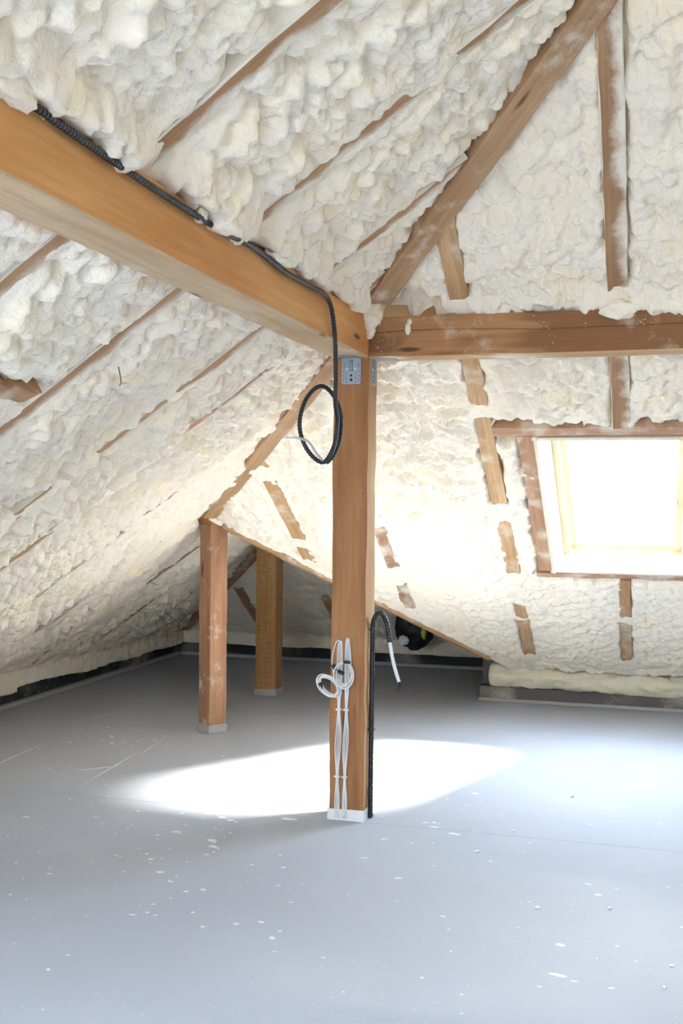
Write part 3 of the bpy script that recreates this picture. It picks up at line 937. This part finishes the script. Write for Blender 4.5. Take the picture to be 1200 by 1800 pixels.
rx = [(-.91, 'curved tan rafter behind the centre post above the small posts'), (-.35, 'dusty rafter beside the centre post, fading above the valley'),
      (.42, 'long patchy rafter midway between the centre post and the roof window'), (1.11, 'rafter above the roof window, broad and dusty above the darker beam')]
for i, (x, lab) in enumerate(rx):
    y_up = -x * KLU / KU
    if x > 0:
        path = [(x, EAVE_R if i == 2 else .80, 0), (x, .12, H), (x, 0, H), (x, y_up + .04, 0)]
        path = [(x, y, float(zr(y) if y > 0.05 else zu(y))) for (_, y, _) in path]
    else:
        yt = -x * KL / KR + .03; yb = YR + (x - XR) * (VY - YR) / (VX - XR) - .03
        path = [(x, yb, zr(yb)), (x, yt, zr(yt))]
    slope_rafter(path, .088, (1, 0, 0), lab, (M_TAN, M_RAFT_D, M_TAN, M_SIDED)[i], 60 + i, down=tuple(NR))
slope_rafter([(1.10, EAVE_R, zr(EAVE_R)), (1.10, 2.19, zr(2.19))], .075, (1, 0, 0), 'short brown cripple rafter under the sill of the roof window', M_RAFT, 70, down=tuple(NR))
slope_rafter([(.625, 2.10, zr(2.10)), (.625, .86, zr(.86))], .085, (1, 0, 0), 'light brown trimmer rafter along the side of the roof window', M_TRIM, 71, down=tuple(NR), depth=.1)
slope_rafter([(1.60, 2.10, zr(2.10)), (1.60, .86, zr(.86))], .085, (1, 0, 0), 'trimmer rafter on the far side of the roof window, beyond the picture edge', M_TRIM, 72, down=tuple(NR), depth=.1)
o = slope_rafter([(.46, .825, zr(.825)), (2.6, .825, zr(.825))], .07, tuple(unit((0, 1, -KR))), 'horizontal trimmer timber along the head of the roof window', M_TRIM, 73, 'trimmer', down=tuple(NR), depth=.16); o['category'] = 'timber'
o = slope_rafter([(.565, 2.145, zr(2.145)), (2.6, 2.145, zr(2.145))], .055, tuple(unit((0, 1, -KR))), 'horizontal trimmer timber under the sill of the roof window', M_TRIM, 74, 'trimmer', down=tuple(NR), depth=.1); o['category'] = 'timber'

# hips, valley, end rafters
def stick(a, b, w, drop, label, m, seed, name, depth=.2):
    a, b = Vector(a), Vector(b); a.z -= drop; b.z -= drop
    t = (b - a).normalized(); side = t.cross(Vector((0, 0, 1))).normalized(); down = side.cross(t)
    if down.z > 0: down = -down
    return slope_rafter([tuple(a), tuple(b)], w, tuple(side), label, m, seed, name, depth, tuple(down))
XA = 2.2
stick((.06, -.06 * KLU / KU, zl(.06)), (XA, -XA * KLU / KU, zl(XA)), .118, .050, 'broad brown hip rafter with dark knots climbing from the beam corner', M_HIP, 80, 'hip_rafter')
stick((XR + .02, YR - .02, ZR + .050), (-.16, .16 * KL / KR, zl(-.16)), 0.098, .046, 'pale hip rafter descending from the beam corner to the reddish post', M_HIP, 81, 'hip_rafter')
stick((XR + .06, YR + .06, ZR - .03), (VX - .0, VY + .0, zr(VY) - .0), .05, .030, 'light timber valley rafter edging the opening into the dim wing', M_HIP, 82, 'valley_rafter', .16)
stick((XR - 1.55, YE + 1.62, zl(XR - 1.55)), (XR, YE, ZR), .10, .055, 'dark hip rafter in the wing between the two short posts', M_RAFT, 83, 'hip_rafter')
stick((XR + 1.2, YE + 1.2, zw(XR + 1.2)), (XR, YE, ZR), .09, .04, 'hidden hip rafter behind the rough-sawn post in the wing', M_RAFT, 84, 'hip_rafter')
slope_rafter([(-2.23, 4.85, ze(4.85)), (-2.23, 3.98, ze(3.98))], .08, (1, 0, 0), 'dark jack rafter on the end slope seen between the short posts', M_RAFT, 85, down=tuple(NE))
slope_rafter([(-1.46, 4.85, ze(4.85)), (-1.46, 3.3, ze(3.3))], .08, (1, 0, 0), 'dark middle rafter on the end slope behind the rough-sawn post', M_RAFT, 86, down=tuple(NE))

# ------------------------------------------------------------------ roof window
def rp(x, y, off):
    """point over the rear slope: x, y on the timber plane, then off metres outwards along the normal"""
    p = np.array([x, y, zr(y)]) - NR * off
    return tuple(p)
win = tag(link('window_1', None) if False else empty('window_1', rp(1.1, 2.12, .2)), 'pine roof window glowing white with daylight', kind='structure')
def slab(name, x0, x1, y0, y1, o0, o1, m, parent=win, label=None):
    V = [rp(x, y, o) for o in (o0, o1) for (x, y) in ((x0, y0), (x1, y0), (x1, y1), (x0, y1))]
    Fc = [(0, 3, 2, 1), (4, 5, 6, 7), (0, 1, 5, 4), (1, 2, 6, 5), (2, 3, 7, 6), (3, 0, 4, 7)]
    L = max(x1 - x0, y1 - y0)
    uv = []
    for f in Fc:
        for i in f:
            p = Vector(V[i]); uv.append((p.x if (x1 - x0) > (y1 - y0) else p.y * 1.2, p.z + p.y * .3 + p.x * .2 if (x1 - x0) > (y1 - y0) else p.x + p.z * .1))
    me = mesh(name, V, Fc, False, uv, None, tuple(parent.location))
    o = link(name, me, m, parent, tuple(parent.location))
    b = o.modifiers.new('bevel', 'BEVEL'); b.width = .004; b.segments = 2
    if label: o['label'] = label
    return o
FX0, FX1, FY0, FY1 = .725, 1.485, .93, 2.125       # outer frame
fw = .045
slab('frame_side', FX0, FX0 + fw, FY0, FY1, .13, .24, M_PINE)
slab('frame_side', FX1 - fw, FX1, FY0, FY1, .13, .24, M_PINE)
slab('frame_head', FX0, FX1, FY0 - .04, FY0 + .02, .13, .24, M_PINE)
slab('frame_bottom', FX0, FX1, FY1 - .03, FY1 + .02, .13, .24, M_PINE)
sx0, sx1 = FX0 + fw + .006, FX1 - fw - .006
sash = slab('sash_side', sx0, sx0 + .04, FY0 + .025, FY1 - .04, .15, .22, M_PINE)
slab('sash_side', sx1 - .04, sx1, FY0 + .025, FY1 - .04, .15, .22, M_PINE)
slab('sash_rail', sx0, sx1, FY1 - .095, FY1 - .04, .15, .22, M_PINE)
slab('sash_rail', sx0, sx1, FY0 + .025, FY0 + .07, .15, .22, M_PINE)
slab('pane', sx0 + .03, sx1 - .03, FY0 + .05, FY1 - .07, .185, .195, M_GLASS)
slab('bottom_rail', sx0 + .05, sx1 - .06, FY1 - .108, FY1 - .093, .15, .165, M_RAIL, label='thin grey rail at the foot of the pane')
slab('top_rail', sx0 + .02, sx1 - .02, FY0 + .06, FY0 + .10, .14, .16, M_RAIL, label='grey rail across the top of the pane')
# boarded reveal, splayed a little towards the room
def board(name, P4, th, m, label=None):
    P4 = [Vector(p) for p in P4]
    n = (P4[1] - P4[0]).cross(P4[3] - P4[0]).normalized() * th
    V = [tuple(p) for p in P4] + [tuple(p - n) for p in P4]
    Fc = [(0, 1, 2, 3), (7, 6, 5, 4), (0, 4, 5, 1), (1, 5, 6, 2), (2, 6, 7, 3), (3, 7, 4, 0)]
    uv = []
    for f in Fc:
        for i in f:
            q = V[i]; uv.append((q[0] + q[1], q[2] + q[1] * .4))
    o = link(name, mesh(name, V, Fc, False, uv, None, tuple(win.location)), m, win, tuple(win.location))
    if label: o['label'] = label
    return o
board('reveal_board', [rp(.664, .86, .0), rp(.664, 2.12, .0), rp(FX0 + .004, 2.12, .17), rp(FX0 + .004, .86, .17)], -.02, M_LINER)
board('reveal_board', [rp(1.556, .86, .0), rp(1.556, 2.12, .0), rp(FX1 - .004, 2.12, .17), rp(FX1 - .004, .86, .17)], .02, M_LINER)
board('sill_board', [rp(.655, 2.120, .002), rp(1.565, 2.120, .002), rp(1.565, 2.115, .16), rp(.655, 2.115, .16)], -.02, M_LINER, 'pale pine board below the window frame')
board('head_board', [rp(.655, .872, .002), rp(1.565, .872, .002), rp(1.565, .90, .16), rp(.655, .90, .16)], .02, M_LINER)
for (x0, x1, y0, y1) in ((.60, FX0 + .01, .84, 2.28), (FX1 - .01, 1.60, .84, 2.28), (.60, 1.6, FY1 + .005, 2.30), (.60, 1.6, .80, FY0 - .01)):
    slab('flashing', x0, x1, y0, y1, .225, .26, M_RAIL)
# unseen roof windows added behind the camera for fill light, frames only as far as they pass light
k = 2
for holes, kk in ((FRONT_U, KU), (FRONT_L, KR)):
    for h in holes:
        y = (h[2] + h[3]) / 2
        r = tag(empty('window_%d' % k, ((h[0] + h[1]) / 2, y, H + kk * (y + 6.4) + .3)), 'unseen roof window added in the slope behind the camera for fill light', kind='structure'); k += 1
        for (x0, x1, ya, yb) in ((h[0] - .03, h[0] + .05, h[2], h[3]), (h[1] - .05, h[1] + .03, h[2], h[3]), (h[0], h[1], h[2] + .03, h[2] - .05), (h[0], h[1], h[3] + .05, h[3] - .03)):
            V = [(x, yy, H + kk * (yy + 6.4) + z) for z in (.22, .34) for (x, yy) in ((x0, ya), (x1, ya), (x1, yb), (x0, yb))]
            link('frame', mesh('frame', V, [(0, 3, 2, 1), (4, 5, 6, 7), (0, 1, 5, 4), (1, 2, 6, 5), (2, 3, 7, 6), (3, 0, 4, 7)], loc=tuple(r.location)), M_PINE, r, tuple(r.location))
        V = [(x, yy, H + kk * (yy + 6.4) + .29) for (x, yy) in ((h[0], h[2]), (h[1], h[2]), (h[1], h[3]), (h[0], h[3]))]
        link('pane', mesh('pane', V, [(0, 1, 2, 3)], loc=tuple(r.location)), M_GLASS, r, tuple(r.location))

r = tag(empty('window_%d' % k, (xm, ym_l, float(zl(xm)) + .3)), 'unseen roof window added in the long slope behind the camera for fill light', kind='structure')
hx0, hx1, hy0, hy1 = LEFT_W
for (xa_, xb_, ya, yb) in ((hx0 - .03, hx0 + .05, hy0, hy1), (hx1 - .05, hx1 + .03, hy0, hy1), (hx0, hx1, hy0 - .03, hy0 + .05), (hx0, hx1, hy1 - .05, hy1 + .03)):
    V = [(x, y, float(zl(x)) + z) for z in (.22, .35) for (x, y) in ((xa_, ya), (xb_, ya), (xb_, yb), (xa_, yb))]
    link('frame', mesh('frame', V, [(0, 3, 2, 1), (4, 5, 6, 7), (0, 1, 5, 4), (1, 2, 6, 5), (2, 3, 7, 6), (3, 0, 4, 7)], loc=tuple(r.location)), M_PINE, r, tuple(r.location))
link('pane', mesh('pane', [(x, y, float(zl(x)) + .30) for (x, y) in ((hx0, hy0), (hx1, hy0), (hx1, hy1), (hx0, hy1))], [(0, 1, 2, 3)], loc=tuple(r.location)), M_GLASS, r, tuple(r.location))

# ------------------------------------------------------------------ conduit along the long beam and its hanging loop
path = [(.016, -3.6, 2.352), (.016, -3.14, 2.338), (.016, -2.9, 2.325), (.017, -2.59, 2.315), (.017, -2.1, 2.309), (.017, -1.83, 2.312), (.017, -1.6, 2.322), (.018, -1.28, 2.305),
        (.018, -.94, 2.312), (.019, -.80, 2.314), (.022, -.715, 2.285), (.022, -.665, 2.22), (.02, -.63, 2.13), (.015, -.60, 2.0), (.005, -.565, 1.90), (.004, -.53, 1.83), (-.008, -.53, 1.73),
        (-.045, -.54, 1.662), (-.085, -.56, 1.675), (-.125, -.58, 1.735), (-.142, -.59, 1.815), (-.125, -.58, 1.905), (-.09, -.55, 1.965), (-.055, -.52, 1.975), (-.018, -.49, 1.93), (.004, -.47, 1.85),
        (.0, -.48, 1.75), (-.02, -.50, 1.69), (-.045, -.52, 1.655)]
fine = resample(catmull(path, 24), .0036)
root = empty('cable_conduit', tuple(path[8]))
tag(root, 'black ribbed conduit lying along the long beam and ending in a hanging loop', 'conduit')
link('ribbed_tube', tube('ribbed_tube', fine, .0098, 12, tuple(root.location), lambda i: (1.0, 1.0, .86, .86)[i % 4]), M_BLACKT, root, tuple(root.location))
gc = catmull([(-.045, -.535, 1.652), (-.075, -.575, 1.70), (-.10, -.60, 1.742), (-.15, -.615, 1.758), (-.19, -.62, 1.755)], 8)
o = link('cable_end', tube('cable_end', gc, .0052, 8, tuple(root.location), lambda i: 1 if i < 22 else 1 - (i - 22) * .05), M_GREYC, root, tuple(root.location)); o['label'] = 'grey cable tail slipping out of the tube'

# ------------------------------------------------------------------ conduit at the foot of the centre post
R2 = (.016, .082, 0)
root = empty('cable_conduit', R2)
tag(root, 'black conduit standing against the centre post and hooking over with a white cable end', 'conduit')
p2 = [(.0155, .082, .004), (.0155, .082, .37), (.0155, .082, .776), (.0165, .081, .90), (.024, .08, .945), (.045, .078, .972), (.068, .076, .962), (.086, .074, .925), (.096, .072, .87), (.102, .070, .835)]
f2 = resample(catmull(p2, 16), .0036)
link('ribbed_tube', tube('ribbed_tube', f2, .0125, 12, R2, lambda i: (1.0, 1.0, .87, .87)[i % 4]), M_BLACKT, root, R2)
wc = catmull([(.096, .072, .87), (.103, .070, .83), (.117, .068, .76), (.134, .066, .70), (.150, .065, .655)], 8)
o = link('cable_end', tube('cable_end', wc, .0085, 10, R2), M_CABLE, root, R2); o['label'] = 'white cable coming out of the conduit'
for pts in (((.148, .065, .662), (.153, .063, .640), (.146, .062, .615)), ((.151, .066, .660), (.158, .066, .642), (.156, .066, .63)), ((.149, .064, .66), (.151, .06, .645), (.150, .058, .634))):
    link('core_wire', tube('core_wire', catmull(pts, 5), .0024, 6, R2), M_BLACK, o, R2)
for z in (.42, .895):
    o = link('clip', boxmesh('clip', (-.002, .066, z - .003), (.031, .098, z + .003), R2, .001), M_BLACK, root, R2)

# ------------------------------------------------------------------ white cables tied to the centre post
def cable_bundle(x0, cols, top, label, tape_z, coil, seed):
    loc = (x0, -.012, .04)
    r = empty('cable_bundle', loc); tag(r, label, 'cables', 'white cable bundles on the centre post')
    rd = random.Random(seed)
    for i, dx in enumerate(cols):
        pts = [(x0 + dx * .9, -.0055 - .004 * (i % 2), .012), (x0 + dx, -.006, .10), (x0 + dx * .45, -.007 - .003 * (i % 2), .206), (x0 + dx * 1.2, -.006, .33), (x0 + dx * 1.1 + .004, -.006, .42),
               (x0 + dx * .45 + .004, -.007 - .003 * (i % 2), .522), (x0 + dx * .9 + .005, -.007, .62), (x0 + dx * 1.1 + .006, -.008, .74), (x0 + dx * .9 + .006, -.008, top - .03 + rd.uniform(-.02, .02)), (x0 + dx * .4 + .008, -.010, top)]
        if i == 0:                                # one strand turns over at the top and comes down to the coil
            pts += [(x0 - .012, -.016, top - .012), (x0 - .028, -.018, top - .09), (x0 - .018, -.02, top - .17)] if coil[3] else [(x0 + .018, -.016, top - .03), (x0 + .026, -.018, top - .12), (x0 + .012, -.02, top - .20)]
        link('cable', tube('cable', catmull(pts, 5), .0028, 7, loc), M_CABLE, r, loc)
    for z in (.206, .522):
        link('cable_tie', boxmesh('cable_tie', (x0 - .014 + (.004 if z > .4 else 0), -.017, z - .004), (x0 + .013 + (.004 if z > .4 else 0), -.0005, z + .004), loc, .0015), M_WHITE, r, loc)
    cx, cz, rad, left = coil
    for j in range(5):
        rr = rad * rd.uniform(.86, 1.06); ox, oz = rd.uniform(-.008, .008), rd.uniform(-.008, .008)
        pts = []
        for a in range(0, 24):
            t = 2 * math.pi * a / 23
            sx = .72 if not left else .98
            sk = 1 if not left else .80
            pts.append((cx + ox + rr * sx * math.cos(t), -.022 - .006 * j * .6 - .012 * math.sin(t + j), cz + oz + rr * sk * math.sin(t) * (1.0) - (.35 * rr * math.cos(t) if left else 0)))
        link('coil', tube('coil', pts, .0034, 7, loc), M_CABLE, r, loc)
    for (tx, tz, rot) in tape_z:
        link('tape', boxmesh('tape', (-.016, -.014, -.006), (.016, .014, .006), (0, 0, 0), .002), M_BLACK, r, (tx, -.026, tz), (0, rot, 0))
    return r
cable_bundle(-.124, (-.0105, -.003, .004, .010), .845, 'outer of two white cable bundles on the centre post, its coil overhanging the post edge', [(-.138, .72, .9), (-.205, .63, 1.4)], (-.165, .635, .055, True), 5)
cable_bundle(-.088, (-.009, -.003, .004, .010), .858, 'inner of two white cable bundles on the centre post, with a round upright coil', [(-.078, .748, .05), (-.108, .70, .5)], (-.090, .690, .062, False), 9)

# ------------------------------------------------------------------ angle brackets
def bracket(face, label):
    """face 'front': plate on the post's front under the long beam; 'side': on its side under the rear beam"""
    w, hgt, th = .092, .122, .0025
    loc = (-.081, -.001, BZ) if face == 'front' else (.001, .085, BZ)
    r = empty('angle_bracket', loc); tag(r, label, 'bracket')
    def tr(a, o, z):                               # a across, o outwards, z up
        return (loc[0] + a, loc[1] - o, loc[2] + z) if face == 'front' else (loc[0] + o, loc[1] + a, loc[2] + z)
    def outline(pts, fn, name, m, dz):
        n = len(pts)
        V = [fn(a, b, 0) for a, b in pts] + [fn(a, b, dz) for a, b in pts]
        Fc = [tuple(range(n))[::-1], tuple(range(n, 2 * n))] + [(i, (i + 1) % n, n + (i + 1) % n, n + i) for i in range(n)]
        o = link(name, mesh(name, V, Fc, False, loc=loc), m, r, loc)
        return o
    cr = .012
    arc = lambda cx, cz, a0: [(cx + cr * math.cos(math.radians(a0 + k * 22.5)), cz + cr * math.sin(math.radians(a0 + k * 22.5))) for k in range(5)]
    plate = [(w / 2, -.002), ] + arc(w / 2 - cr, -hgt + cr, 0)[::-1] if False else [(-w / 2, -.002), (w / 2, -.002)] + [(x, z) for x, z in arc(w / 2 - cr, -hgt + cr, 270)][::-1] + [(x, z) for x, z in arc(-w / 2 + cr, -hgt + cr, 180)][::-1]
    pl = outline(plate, lambda a, z, d: tr(a, .0005 + d, z), 'plate', M_ZINC, th)
    fl = [(-w / 2, 0), (w / 2, 0), (w / 2, .085), (w / 2 - .02, .115), (-w / 2 + .02, .115), (-w / 2, .085)]
    outline(fl, lambda a, o, d: tr(a, o, -.0005 - d), 'flange', M_ZINC, th)
    # pressed rib, screws, holes
    rib = tube('rib', [tr(0, .004, -.012), tr(0, .0045, -.03), tr(0, .0035, -.055), tr(0, .002, -.062)], .007, 10, loc)
    link('rib', rib, M_ZINC, pl, loc)
    for sx in (-1, 1):
        sc = lump_mesh('screw_head', tr(sx * .019, .004, -.050), .0062, 2, 2, 0.0, (1, .6, 1) if face == 'front' else (.6, 1, 1), loc)
        link('screw_head', sc, M_SCREW, pl, loc)
    for (a, z, rr) in [(0, -.082, .0058), (0, -.102, .0068)]:
        V = []
        for dpt in (.003, .0036):
            V += [tr(a + rr * math.cos(t), dpt, z + rr * math.sin(t)) for t in np.linspace(0, 2 * math.pi, 12, endpoint=False)]
        link('bolt_hole', mesh('bolt_hole', V, [tuple(range(12)), tuple(range(12, 24))] + [(i, (i + 1) % 12, 12 + (i + 1) % 12, 12 + i) for i in range(12)], loc=loc), M_HOLE, pl, loc)
    V, Fc = [], []
    for a, z in [(sx * q, z) for sx in (-1, 1) for q, z in ((.034, -.030), (.034, -.040), (.036, -.062), (.035, -.084), (.036, -.104), (.023, -.072), (.022, -.094), (.023, -.115 + .003))]:
        i = len(V)
        for dpt in (.003, .0035):
            V += [tr(a + .0027 * math.cos(t), dpt, z + .0027 * math.sin(t)) for t in np.linspace(0, 2 * math.pi, 8, endpoint=False)]
        Fc += [tuple(range(i, i + 8)), tuple(range(i + 8, i + 16))] + [(i + k, i + (k + 1) % 8, i + 8 + (k + 1) % 8, i + 8 + k) for k in range(8)]
    o = link('nail_holes', mesh('nail_holes', V, Fc, loc=loc), M_HOLE, pl, loc); o['kind'] = 'stuff'
bracket('front', 'galvanised angle bracket on the post front under the long orange beam')
bracket('side', 'galvanised angle bracket on the post side under the darker beam')

# ------------------------------------------------------------------ black bundle tucked under the valley
bl = (-.672, 4.30, .44)
root = empty('fabric_bundle', bl)
tag(root, 'black crumpled bundle with a white patch hanging under the wing roof', 'bundle')
link('body', lump_mesh('body', bl, .165, 6, 4, .26, (1.02, .75, 1.15)), M_BAG, root, bl)
link('patch', lump_mesh('patch', (-.735, 4.172, .335), .050, 8, 3, .35, (.9, .3, .8), bl), M_BAGW, root, bl)['label'] = 'white patch on the black bundle'
link('strip', lump_mesh('strip', (-.565, 4.19, .40), .042, 9, 3, .3, (.6, .4, 1.2), bl), M_LIME, root, bl)['label'] = 'lime green strip on the black bundle'

# ------------------------------------------------------------------ loose foam
def blob(c, rad, st, seed, label, amp=.35, m=M_FOAM):
    tag(link('foam_blob', lump_mesh('foam_blob', c, rad, seed, 4, amp, st), m, loc=c), label, 'foam')
blob((.004, -.035, 2.365), .075, (.95, .75, 1.0), 11, 'large white foam lump squeezed out over the beam corner')
blob((.006, -.020, 2.288), .034, (.85, .5, 1.35), 12, 'pointed white foam drip hanging down the corner where the beams meet', .2)
blob((.185, -.006, 2.285), .016, (.8, .5, 1.6), 13, 'small foam drip on the front of the darker beam', .2)
blob((.192, -.004, 2.318), .012, (.9, .6, 1.2), 14, 'tiny foam crumb above the drip on the darker beam', .3)
blob((1.115, -.012, 2.338), .055, (1.35, .4, .75), 15, 'foam lump at the foot of the dusty rafter on the darker beam')
blob((.008, -1.36, 2.345), .04, (.9, 1.6, .7), 16, 'foam lump pressed against the conduit on the long beam')
blob((.012, -2.03, 2.322), .024, (.8, 1.3, 1), 17, 'small foam lump over the conduit halfway along the long beam')
blob((.006, -3.05, 2.345), .05, (.8, 2.4, .8), 18, 'foam flap lying over the conduit at the picture edge')
tag(link('splinter', tube('splinter', catmull([(-.53, -1.47, zl(-.53) - .05), (-.555, -1.40, zl(-.555) - .075), (-.60, -1.32, zl(-.6) - .05)], 6), .0022, 6, (-.53, -1.47, zl(-.53))), M_TWIG, loc=(-.53, -1.47, zl(-.53))),
    'thin curved brown splinter sticking out of the foam below the long beam', 'splinter')

# crumbs lying on the floor
CR = [lump_mesh('foam_crumb', (0, 0, 0), 1.0, 30 + i, 2, .4, (1, .75, .5)) for i in range(4)]
for c in CR: c.materials.append(M_SPLAT)
crumbs = [(944, 1597, 10, 'round white foam crumb alone on the open floor, larger of a spaced pair'), (1071, 1598, 9, 'white foam crumb beside the larger one on the open floor, nearer the window side'),
          (1180, 1699, 9, 'white foam crumb at the picture edge, upper of two near the bottom corner'), (1167, 1737, 10, 'white foam crumb at the picture edge, lower of two near the bottom corner'),
          (838, 1498, 9, 'flat white foam crumb lying just past the floor seam in front of the post'), (900, 1462, 7, 'small white foam crumb beside the floor seam under the roof window side'),
          (1005, 1401, 7, 'small foam crumb on the bright floor in front of the grey upstand'), (702, 1481, 5, 'tiny foam crumb on the floor a hand from the centre post'),
          (792, 1674, 6, 'small crumb on the bare floor near the bottom of the picture, below the post'), (18, 1574, 7, 'white foam crumb at the picture edge across from the bottom corner pair'),
          (85, 1706, 8, 'white foam crumb low on the bluish floor in the bottom corner away from the window'), (655, 1432, 6, 'white foam crumb touching the foot of the conduit at the centre post'),
          (672, 1437, 6, 'white foam crumb a step away from the foot of the centre post conduit')]
for i, (u, v, w, lab) in enumerate(crumbs):
    x, y = floor_at(u, v); d = math.hypot(x - CAM.x, y - CAM.y)
    s = w / F * d * .5
    o = bpy.data.objects.new('foam_crumb', CR[i % 4]); COL.objects.link(o)
    o.location = (x, y, s * .42); o.scale = (s, s, s); o.rotation_euler = (0, 0, i * 1.7)
    tag(o, lab, 'crumb', 'foam crumbs on the floor')
